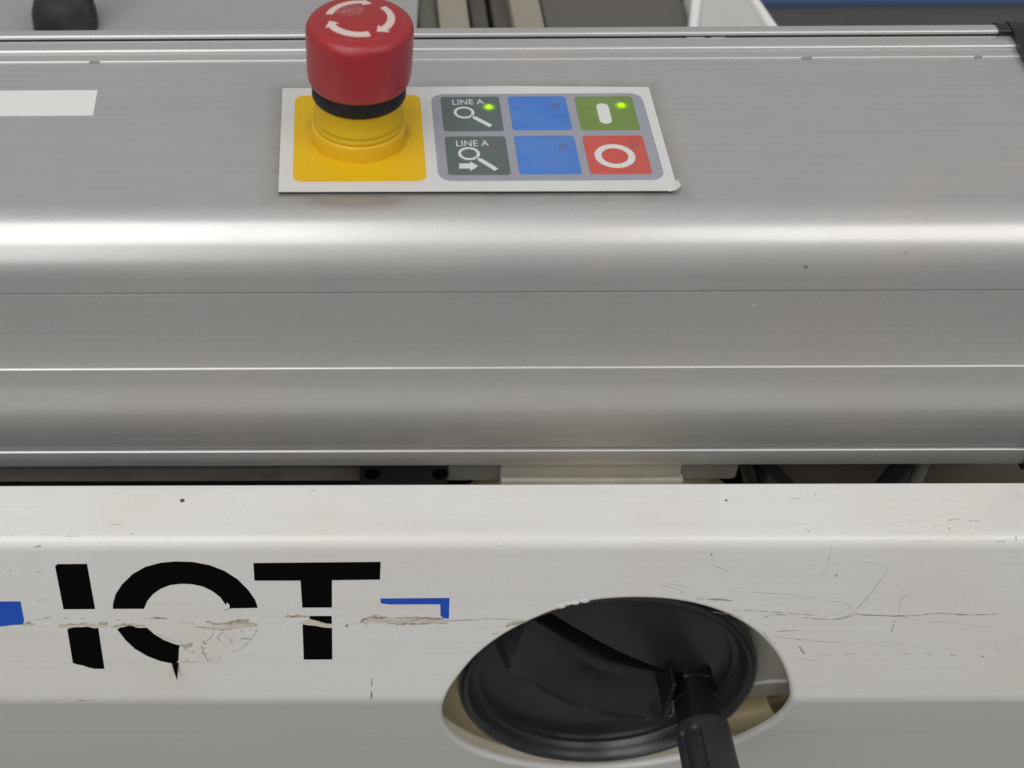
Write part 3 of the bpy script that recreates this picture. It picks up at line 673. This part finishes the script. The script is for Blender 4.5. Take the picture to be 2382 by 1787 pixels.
# (4) left-hand marks
for L, wd, m in [(c5([(905, 310), (930, 314)]), 1.5, SCD), (c5([(545, 438), (580, 432), (620, 440)]), .3, SCG), (c5([(320, 492), (390, 492)]), .6, SCG), (c5([(308, 475), (318, 468)]), .4, SCG), (c5([(165, 545), (210, 542)]), .9, SCG), (c5([(35, 668), (65, 660)]), .4, SCG),
    (c5([(160, 672), (215, 668)]), .35, SCGL), (c5([(225, 990), (265, 992)]), .3, SCGL), (c5([(380, 1322), (440, 1324)]), .5, SCD), (c5([(440, 1318), (475, 1322)]), .45, SCG), (c5([(215, 1318), (290, 1322)]), .3, SCGL), (c5([(1870, 1200), (1871, 1230), (1870, 1252)]), .28, SCD), (c5([(1869, 1270), (1870, 1300), (1868, 1314)]), .6, SCD), (c5([(1880, 1300), (1882, 1314)]), .3, SCG), (c5([(1860, 1300), (1858, 1314)]), .3, SCG),
    (c5([(842, 498), (846, 512)]), .25, SCG), (c5([(658, 478), (663, 482)]), .5, SCD), (c5([(1100, 440), (1130, 428), (1180, 428)]), .18, SCGL), (c5([(1560, 262), (1590, 262)]), .3, SCG),
    (cR([(80, 308), (90, 316)]), .9, SCD), (cR([(490, 466), (508, 467)]), .7, SCG), (cR([(638, 700), (643, 680)]), 1.4, SCG), (cR([(8, 575), (16, 592)]), .8, SCG), (cR([(1166, 1200), (1174, 1202)]), .9, SCG), (cR([(1200, 452), (1212, 453)]), .8, SCG), (cR([(940, 735), (952, 738)]), .7, SCGL), (cR([(530, 278), (540, 285)]), .7, SCTL), (cR([(606, 272), (612, 276)]), .5, SCTL)]:
    scratch(L, wd, m, 'scratch', sub=3)
# chipped bubbled edge at the cutout's upper left
for (u, v), r_ in (((1304, 1411), 1.5), ((1322, 1405), 1.0), ((1338, 1403), 1.3), ((1360, 1398), 1.5)):
    x, s_ = xs_of(u, v); c = pos(x, s_, -.02)
    vs, fs = [c + nM * .24], []
    for k, (q_, h_) in enumerate(((.5, .20), (.85, .11), (1.0, -.03))):
        for i in range(14):
            t = 2 * math.pi * i / 14; vs.append(c + (V((1, 0, 0)) * math.cos(t) * 1.3 + dM * math.sin(t) * .8) * r_ * q_ + nM * h_)
    for i in range(14):
        j = (i + 1) % 14; fs.append((0, 1 + i, 1 + j))
        for k in range(2): fs.append((1 + 14 * k + i, 15 + 14 * k + i, 15 + 14 * k + j, 1 + 14 * k + j))
    link('lifted_paint_blister', fixn(mesh(vs, fs)), WHITE, GB, smooth=True)

# marks on the housing front
def housing_mark(pts, wd, m):
    q = [ony(u, v, FY) for u, v in pts]; vs, fs = [], []
    for i, p in enumerate(q):
        d = (q[min(i + 1, len(q) - 1)] - q[max(i - 1, 0)]); d.y = 0; d.normalize(); n = V((-d.z, 0, d.x)); ww = wd * (.5 if i in (0, len(q) - 1) else 1)
        for s in (-.5, .5): vs.append(V((p.x, FY - .04, p.z)) + n * ww * s)
    for i in range(len(q) - 1): fs.append((2 * i, 2 * i + 1, 2 * i + 3, 2 * i + 2))
    link('scratch', mesh(vs, fs), m, H)
cF = lambda L: [(1200 + a / 1.871, 420 + b / 1.871) for a, b in L]
CHALK = Mt('chalk_mark', (.62, .60, .5), .7); CHALK.alpha(CHALK.noise((500, 500, 500), 1, 4, .8).outputs[0], .3, .6, .8)
housing_mark(cF([(1022, 550), (1040, 540), (1065, 520)]), 1.2, CHALK)
housing_mark(cF([(1690, 322), (1705, 308)]), .5, SCD); housing_mark(cF([(1722, 298), (1740, 286)]), .3, SCD)
housing_mark(cF([(1256, 380), (1262, 376), (1268, 380)]), 1.1, SCD); housing_mark(cF([(960, 840), (968, 841)]), 1.6, scr('reddish_spot', (.25, .12, .10), .2, .5, .5))

# ================================================================== hand wheel in the cutout
WY = -107.0
def wp(u, v): p = ony(u, v, WY); return V((p.x, p.z))
pl_, pr_, pb_ = wp(1060, 1600), wp(1765, 1482), wp(1392, 1765)
WR = 68.0
def circ3(a, b, c):
    A = Matrix(((b.x - a.x, b.y - a.y), (c.x - a.x, c.y - a.y)))
    r = V((((b.x ** 2 - a.x ** 2) + (b.y ** 2 - a.y ** 2)) / 2, ((c.x ** 2 - a.x ** 2) + (c.y ** 2 - a.y ** 2)) / 2))
    o = A.inverted() @ r; return o, (o - a).length
WC, WR = V((108.2, -210.0)), 64.3
print('WHEEL', WC, WR, WY, 'C1', C1, 'C2', C2, 'hole x', min(p.x for p in hc), max(p.x for p in hc))
HW = thing('hand_wheel', 'black dished hand wheel with a fold-out crank handle seen through the oval cutout', 'hand wheel', (WC.x, WY, WC.y))
L2 = [wp(*p) for p in cH([(560, 200), (720, 270), (1000, 390), (1200, 480), (1400, 560), (1640, 620)])]
L1 = [wp(*p) for p in cH([(415, 330), (420, 400), (450, 470), (490, 545), (700, 650), (900, 740), (1100, 800), (1250, 835), (1415, 830)])]
d2 = (L2[4] - L2[1]).normalized(); n2 = V((d2.y, -d2.x))          # n2 points to the lower-left side
if n2.y > 0: n2 = -n2
ridge = sorted(((p - L2[1]).dot(d2), (p - L2[1]).dot(n2)) for p in L1)
ridge = [(-36, 5), (-25, 12.5), (-14.1, 19.5)] + ridge[1:]
def interp(t, tab):
    if t <= tab[0][0]: return tab[0][1]
    for i in range(len(tab) - 1):
        if t <= tab[i + 1][0]:
            k = (t - tab[i][0]) / max(1e-6, tab[i + 1][0] - tab[i][0]); return tab[i][1] * (1 - k) + tab[i + 1][1] * k
    return tab[-1][1]
tmin, tmax = ridge[0][0], ridge[-1][0]
def sst(a, b, x): x = min(1, max(0, (x - a) / (b - a))); return x * x * (3 - 2 * x)
def wh(x, z):
    r = math.hypot(x, z)
    h = -6.0 + 7.0 * math.cos(min(1, r / (WR - 9)) * math.pi / 2)    # domed face
    if r > WR - 10: h += 1.8 * sst(WR - 14, WR - 9, r)
    p = V((WC.x + x, WC.y + z)) - L2[1]; t, d = p.dot(d2), p.dot(n2)
    w = interp(t, ridge)
    edge = (1 - sst(tmax - 1.0, tmax + 1.0, t)) * (1 if t > tmin else 0)
    w = max(w, .01); dm = sst(tmin + 2, tmin + 40, t)
    if edge > 0 and r < WR - 9:
        if d < w:
            k = max(0, d / w); g = -17 * (1 - k) / .46 if k > .54 else -17 - 40 * sst(0, .26, .54 - k)
            g += 1.6 * (1 - sst(0, .12, abs(k - .54)))
            g *= sst(-1.0, .4, d) * edge * dm
            h += g
        h += 1.5 * edge * dm * math.exp(-((d - w) / .8) ** 2)
    return h
N = 190; vs, fs, idx = [], [], {}
rings = [0] + [WR * .995 * (k / 84) for k in range(1, 72)]
rings = [k * .5 for k in range(int((WR - 7.0) / .5))]
NA = 460
vs = []; 
for ri, r in enumerate(rings):
    for i in range(NA):
        a = 2 * math.pi * i / NA; x, z = r * math.cos(a), r * math.sin(a); vs.append((WC.x + x, WY - wh(x, z), WC.y + z))
# rim: torus-like section
rim = [(WR - 7.0, -4.2), (WR - 6.6, -3.8), (WR - 5.8, -.6), (WR - 5.0, 1.8), (WR - 4.0, 3.2), (WR - 2.8, 3.8), (WR - 1.2, 3.0), (WR - .3, 1.5), (WR, -1), (WR - .4, -4), (WR - 2, -7), (WR - 5, -9), (WR - 20, -12)]
for r, h in rim:
    for i in range(NA):
        a = 2 * math.pi * i / NA; vs.append((WC.x + r * math.cos(a), WY - h, WC.y + r * math.sin(a)))
nr = len(rings) + len(rim)
for k in range(nr - 1):
    for i in range(NA): j = (i + 1) % NA; fs.append((k * NA + i, k * NA + j, (k + 1) * NA + j, (k + 1) * NA + i))
link('wheel_body', fixn(mesh(vs, fs)), WHEEL, HW, smooth=True)
# crank: pivot lugs, steel collar and grip pointing straight out
gp = ony(1622, 1640, WY - 6); gx, gz = gp.x, gp.z
gr = ony(1633, 1694, WY - 22); gx, gz = gr.x, gr.z
print('GRIP', gr)
def around(prof, c, n=64, fl=None):
    vs, fs = [], []; m = len(prof)
    for i in range(n):
        a = 2 * math.pi * i / n
        for r, y in prof:
            rr = r
            if fl: rr = r - fl(a, y, r)
            vs.append((c[0] + rr * math.cos(a), y, c[1] + rr * math.sin(a)))
    for i in range(n):
        j = (i + 1) % n
        for k in range(m - 1): fs.append((i * m + k, j * m + k, j * m + k + 1, i * m + k + 1))
    return fixn(mesh(vs, fs))
yb = WY - 10
CK = link('crank_spindle', around([(0, yb + 8), (9.6, yb + 8), (9.6, yb + 1), (8.6, yb + .4), (8.6, yb - .8), (9.9, yb - 1.2), (9.9, yb - 12), (5, yb - 12)], (gx, gz)), STEEL, HW, smooth=True)
def flutes(a, y, r):
    d = math.degrees(a) % 360
    out = 0
    for c in (118, 152, 186, 298, 332, 6):
        q = abs((d - c + 180) % 360 - 180) * math.pi / 180 * 11.0
        depth_y = yb - 18
        along = max(0, y - depth_y)
        dist = math.hypot(q, along) if y > depth_y else q
        out = max(out, 1.25 * (1 - sst(1.1, 2.1, dist)))
    return out
gprof = [(5, yb - 10.4), (9.3, yb - 10.4), (10.4, yb - 10.9), (11.2, yb - 12.2)] + [(11.3 + .9 * sst(0, 60, k * .7), yb - 12.6 - k * .7) for k in range(0, 28)] + [(12.2, yb - 40), (12.6, yb - 60), (12.4, yb - 80), (11, yb - 86), (6, yb - 89), (0, yb - 90)]
link('grip', around(gprof, (gx, gz), 180, flutes), GRIP, HW, smooth=True)
for dx, w_ in ((-13.6, 2.2),):
    link('pivot_lug', box(gx + dx, gx + dx + w_, yb - 2, WY + 12, gz - 8, gz + 17, 1.1, 3), STEEL, HW, smooth=True)
link('pivot_arm', box(gx - 7.0, gx + 8, yb + 7, WY + 14, gz - 9, gz + 8, 3.5, 4), STEEL, HW, smooth=True)
link('hub', lathe([(0, 0), (14, 0), (16, -2), (16, -20), (0, -20)], 40, (WC.x, WY + 60, WC.y), '-Y'), STEEL, HW, smooth=True)

# ================================================================== inside the cutout: machine interior
IP = WY + 60
a = ony(1000, 1500, IP)
tag(link('inner_column', box(a.x - 30, a.x + 320, IP + 4, IP + 10, -420, -185, 2), CREAM), 'cream painted machine interior wall behind the black hand wheel', 'machine interior')
p0 = ony(1010, 1600, WY + 30); p1 = ony(1180, 1780, WY + 30)
me = lathe([(56, -20), (82, -20), (82, 26), (80, 31), (76, 34), (60, 34), (56, 30)], 96, (WC.x - 2, WY + 46, WC.y - 6), '-Y')
tag(link('wheel_housing_ring', me, GOLD, smooth=True), 'yellowish cream round boss behind the hand wheel, showing at the lower edge of the cutout', 'boss')
b0, b1 = ony(1740, 1470, WY + 9), ony(1850, 1640, WY + 9)
pg = [(ony(u, v, WY + 9).x, ony(u, v, WY + 9).z) for u, v in ((1700, 1430), (1900, 1430), (1900, 1590), (1840, 1606), (1800, 1617), (1740, 1621), (1680, 1612))]
fr = (V((0, WY + 12, 0)), V((1, 0, 0)), V((0, 0, 1)), V((0, -1, 0)))
gpn = thing('inner_cover_plate', 'grey inner cover plate with a pale curved edge at the right of the cutout', 'cover plate', (b0.x, WY + 12, b0.z))
link('plate', prism(pg, 0, 4, 1.2, 3, frame=fr), plastic('pale_grey_cover', (.48, .46, .41), .4, .5), gpn, smooth=True)
pe = [ony(u, v, WY + 7.4) for u, v in ((1725, 1592), (1765, 1588), (1800, 1584), (1830, 1584))]
link('bright_edge', tube(pe, .9), BRIGHT, gpn, smooth=True)
pe = [ony(u, v, WY + 20) for u, v in ((1650, 1672), (1700, 1666), (1760, 1656), (1810, 1640), (1860, 1606), (1930, 1540), (1990, 1450))]
tag(link('beige_hose', tube(pe, 9, 20), GOLD, smooth=True), 'thick yellow beige hose curving below the grey plate inside the cutout', 'hose')

# ================================================================== things seen in the slot between housing and guard
def slotbox(name, u0, u1, r0, r1, y, depth, m, label, cat, bev=.6, group=None, parent=None, ztop=None):
    a = ony(u0, r0, y); b = ony(u1, r1, y); zt_ = ztop if ztop is not None else a.z
    me = box(a.x, b.x, y, y + depth, b.z, zt_, bev, 2)
    o = link(name, me, m, parent, at=None if parent else ((a.x + b.x) / 2, y + depth / 2, b.z), smooth=True)
    if not parent: tag(o, label, cat, group)
    return o
a = ony(0, 1092, -52)
slotbox('guide_rail', -200, 1200, 1094, 1119, -54, 12, DBRN, 'brownish ground steel guide rail running left in the dark slot under the housing', 'guide rail', 1.0)
CB = thing('carriage_block', 'dark steel carriage block with two bolt holes on the guide rail', 'bearing block', (-20, -60, -140))
slotbox('block_body', 838, 1038, 1078, 1150, -60.5, 22, DARKM, '', '', .8, parent=CB)
slotbox('top_edge', 838, 1038, 1074, 1078, -60.2, 20, GREYP, '', '', .3, parent=CB)
for u in (866, 1024):
    c = ony(u, 1103, -60.6)
    link('bolt_hole_shade', lathe([(3.3, -1), (3.3, .12), (0, .12)], 28, (c.x, -60.6, c.z), '-Y'), BLACKV, CB, smooth=True)  # flat black disc painted as the shade inside the hole
slotbox('grey_bracket', 1041, 1712, 1060, 1118, -59.5, 14, GREYP, 'grey sheet metal bracket behind the pale cast block in the slot', 'bracket', 2.0)
BL = thing('pale_cast_block', 'pale cream cast block with a thin ledge under the housing, centre of the slot', 'block', (60, -61, -140))
slotbox('block_body', 1168, 1580, 1062, 1118, -61.8, 8, CREAM2, '', '', 1.2, parent=BL)
slotbox('ledge', 1166, 1582, 1119, 1150, -63.4, 12, CREAM2, '', '', .5, parent=BL)
def hose(name, px, y, r, m, lab):
    o = link(name, tube([ony(u, v, y) for u, v in px], r, 16), m, at=tuple(ony(*px[0], y)), smooth=True); tag(o, lab, 'hose', None); return o
hose('cable', [(1728, 1040), (1730, 1075), (1742, 1100), (1748, 1150)], -56, 3.0, DARKM, 'short upright dark cable just right of the grey bracket in the slot')
hose('cable', [(1745, 1050), (1790, 1085), (1835, 1130), (1850, 1160)], -52, 2.6, DARKM, 'dark cable slanting down to the right beside the upright cable in the slot')
hose('cable', [(2130, 1045), (2100, 1080), (2055, 1135), (2040, 1160)], -52, 4.0, DARKM, 'thick dark cable slanting down to the left near the right end of the slot')
hose('cable', [(2160, 1040), (2145, 1080), (2125, 1130), (2118, 1160)], -48, 3.0, GREYP, 'grey cable beside the thick dark one near the right end of the slot')
slotbox('motor_cover', 1800, 2110, 1055, 1160, -40, 30, plastic('brown_grey_cover', (.13, .115, .105), .45, .4), 'brown grey cover between the slanting cables in the slot', 'cover', 3.0)
slotbox('side_plate', 2150, 2500, 1050, 1170, -34, 8, plastic('olive_plate', (.20, .175, .13), .5, .4), 'olive beige plate at the far right of the slot', 'plate', .8)
o = link('inner_shelf', box(ony(1038, 1100, -60).x, ony(1722, 1100, -60).x, -58, -22, -133.6, -131.8, .4), DARKM); o['kind'] = 'structure'
o = link('machine_bed', box(XL, XL + 760, -60, y66, -262, -250), DARKM); o['kind'] = 'structure'
o = link('machine_back_panel', box(XL, XL + 760, -22, -16, -250, -118.5), DARKM); o['kind'] = 'structure'

# ================================================================== out-of-focus things behind the housing
ZW = -45.0
def bz(u, v, z=ZW): return onz(u, v, z)
a = bz(-100, 80); b = bz(1003, -60)
o = link('workbench_top', prism([(bz(-200, 110).x - 60, 70), (bz(1000, 70).x - 12, 70), (bz(1003, -150).x + 0, 330), (bz(-200, -100).x - 80, 330)], ZW - 20, ZW, 0), BENCH)
tag(o, 'light grey worktop behind the housing, left of the beige bars', 'worktop')
KN = thing('clamp_knob', 'dusty black clamp knob with a slanting lever at the upper left behind the housing', 'clamp knob', tuple(bz(152, 70)))
kc = bz(152, 74)
link('knob', lathe([(0.01, 0), (15.2, 0), (15.8, 2), (15.6, 9), (14.2, 14), (11, 17.5), (6, 19.5), (0.01, 20)], 40, (kc.x, kc.y + 4, kc.z)), DUSTY, KN, smooth=True)
link('lever', tube([V((kc.x + 9, kc.y + 4, kc.z + 12)), V((kc.x + 14, kc.y + 14, kc.z + 30)), V((kc.x + 20, kc.y + 30, kc.z + 52))], [5.5, 4, 3.6]), DUSTY, KN, smooth=True)
def strip(name, u0, u1, m, lab, cat, z0=-60, z1=ZW, grp=None, skew=0):
    x0, x1 = bz(u0, 62, z1).x, bz(u1, 62, z1).x
    o = link(name, prism([(x0, 68 + 6), (x1, 68 + 6), (x1 + skew, 330), (x0 + skew, 330)], z0, z1, 1.2, 2), m, at=((x0 + x1) / 2, 80, z0))
    tag(o, lab, cat, grp); return o
strip('side_channel', 972, 1020, BGREY, 'greenish grey channel between the worktop and the first beige bar', 'channel', -70, ZW - 4)
strip('beige_bar', 1024, 1094, BEIGE, 'blurred beige bar behind the housing, the one nearer the red button', 'bar', -60, ZW)
strip('beige_bar', 1196, 1268, BEIGE, 'blurred beige bar behind the housing, right of the black gap', 'bar', -60, ZW)
strip('inner_strip', 1098, 1138, plastic('dark_taupe', (.075, .065, .058), .5), 'dark taupe strip left of the black gap between the beige bars', 'strip', -70, ZW - 6)
strip('inner_strip', 1150, 1194, plastic('brown_taupe', (.085, .070, .060), .5), 'dark brown strip right of the black gap between the beige bars', 'strip', -70, ZW - 6)
strip('grey_tray', 1270, 1606, BGREY, 'taupe grey tray surface between the beige bar and the white panel', 'tray', -64, ZW - 3)
WB = thing('white_panel', 'off white panel with bright raised edges behind the housing at upper right', 'panel', (190, 90, -60))
def q(u, v, z=ZW + 2): p = bz(u, v, z); return (p.x, p.y)
link('panel_face', prism([q(1606, 78), q(1806, 78), q(1735, -30), q(1610, -30)], -60, ZW + 2, .8, 2), OFFW, WB)
link('edge_trim', prism([q(1600, 78), q(1622, 78), q(1630, 10), q(1618, -30), q(1596, -30), q(1606, 10)], -60, ZW + 5, 1.5, 2), BRIGHT, WB)
link('edge_trim', prism([q(1788, 78), q(1812, 78), q(1738, -30), q(1722, -30)], -60, ZW + 5, 1.5, 2), BRIGHT, WB)
o = link('floor', box(-800, 900, 60, 900, -130, -125), FLOORM); o['kind'] = 'structure'
fy = onz(2100, -2, -120).y
tag(link('blue_cover', box(onz(1700, 10, -120).x, 620, fy, fy + 220, -128, -120, 3), BLUEB, smooth=True), 'blurred blue cover at the top right beyond the dark floor', 'cover')
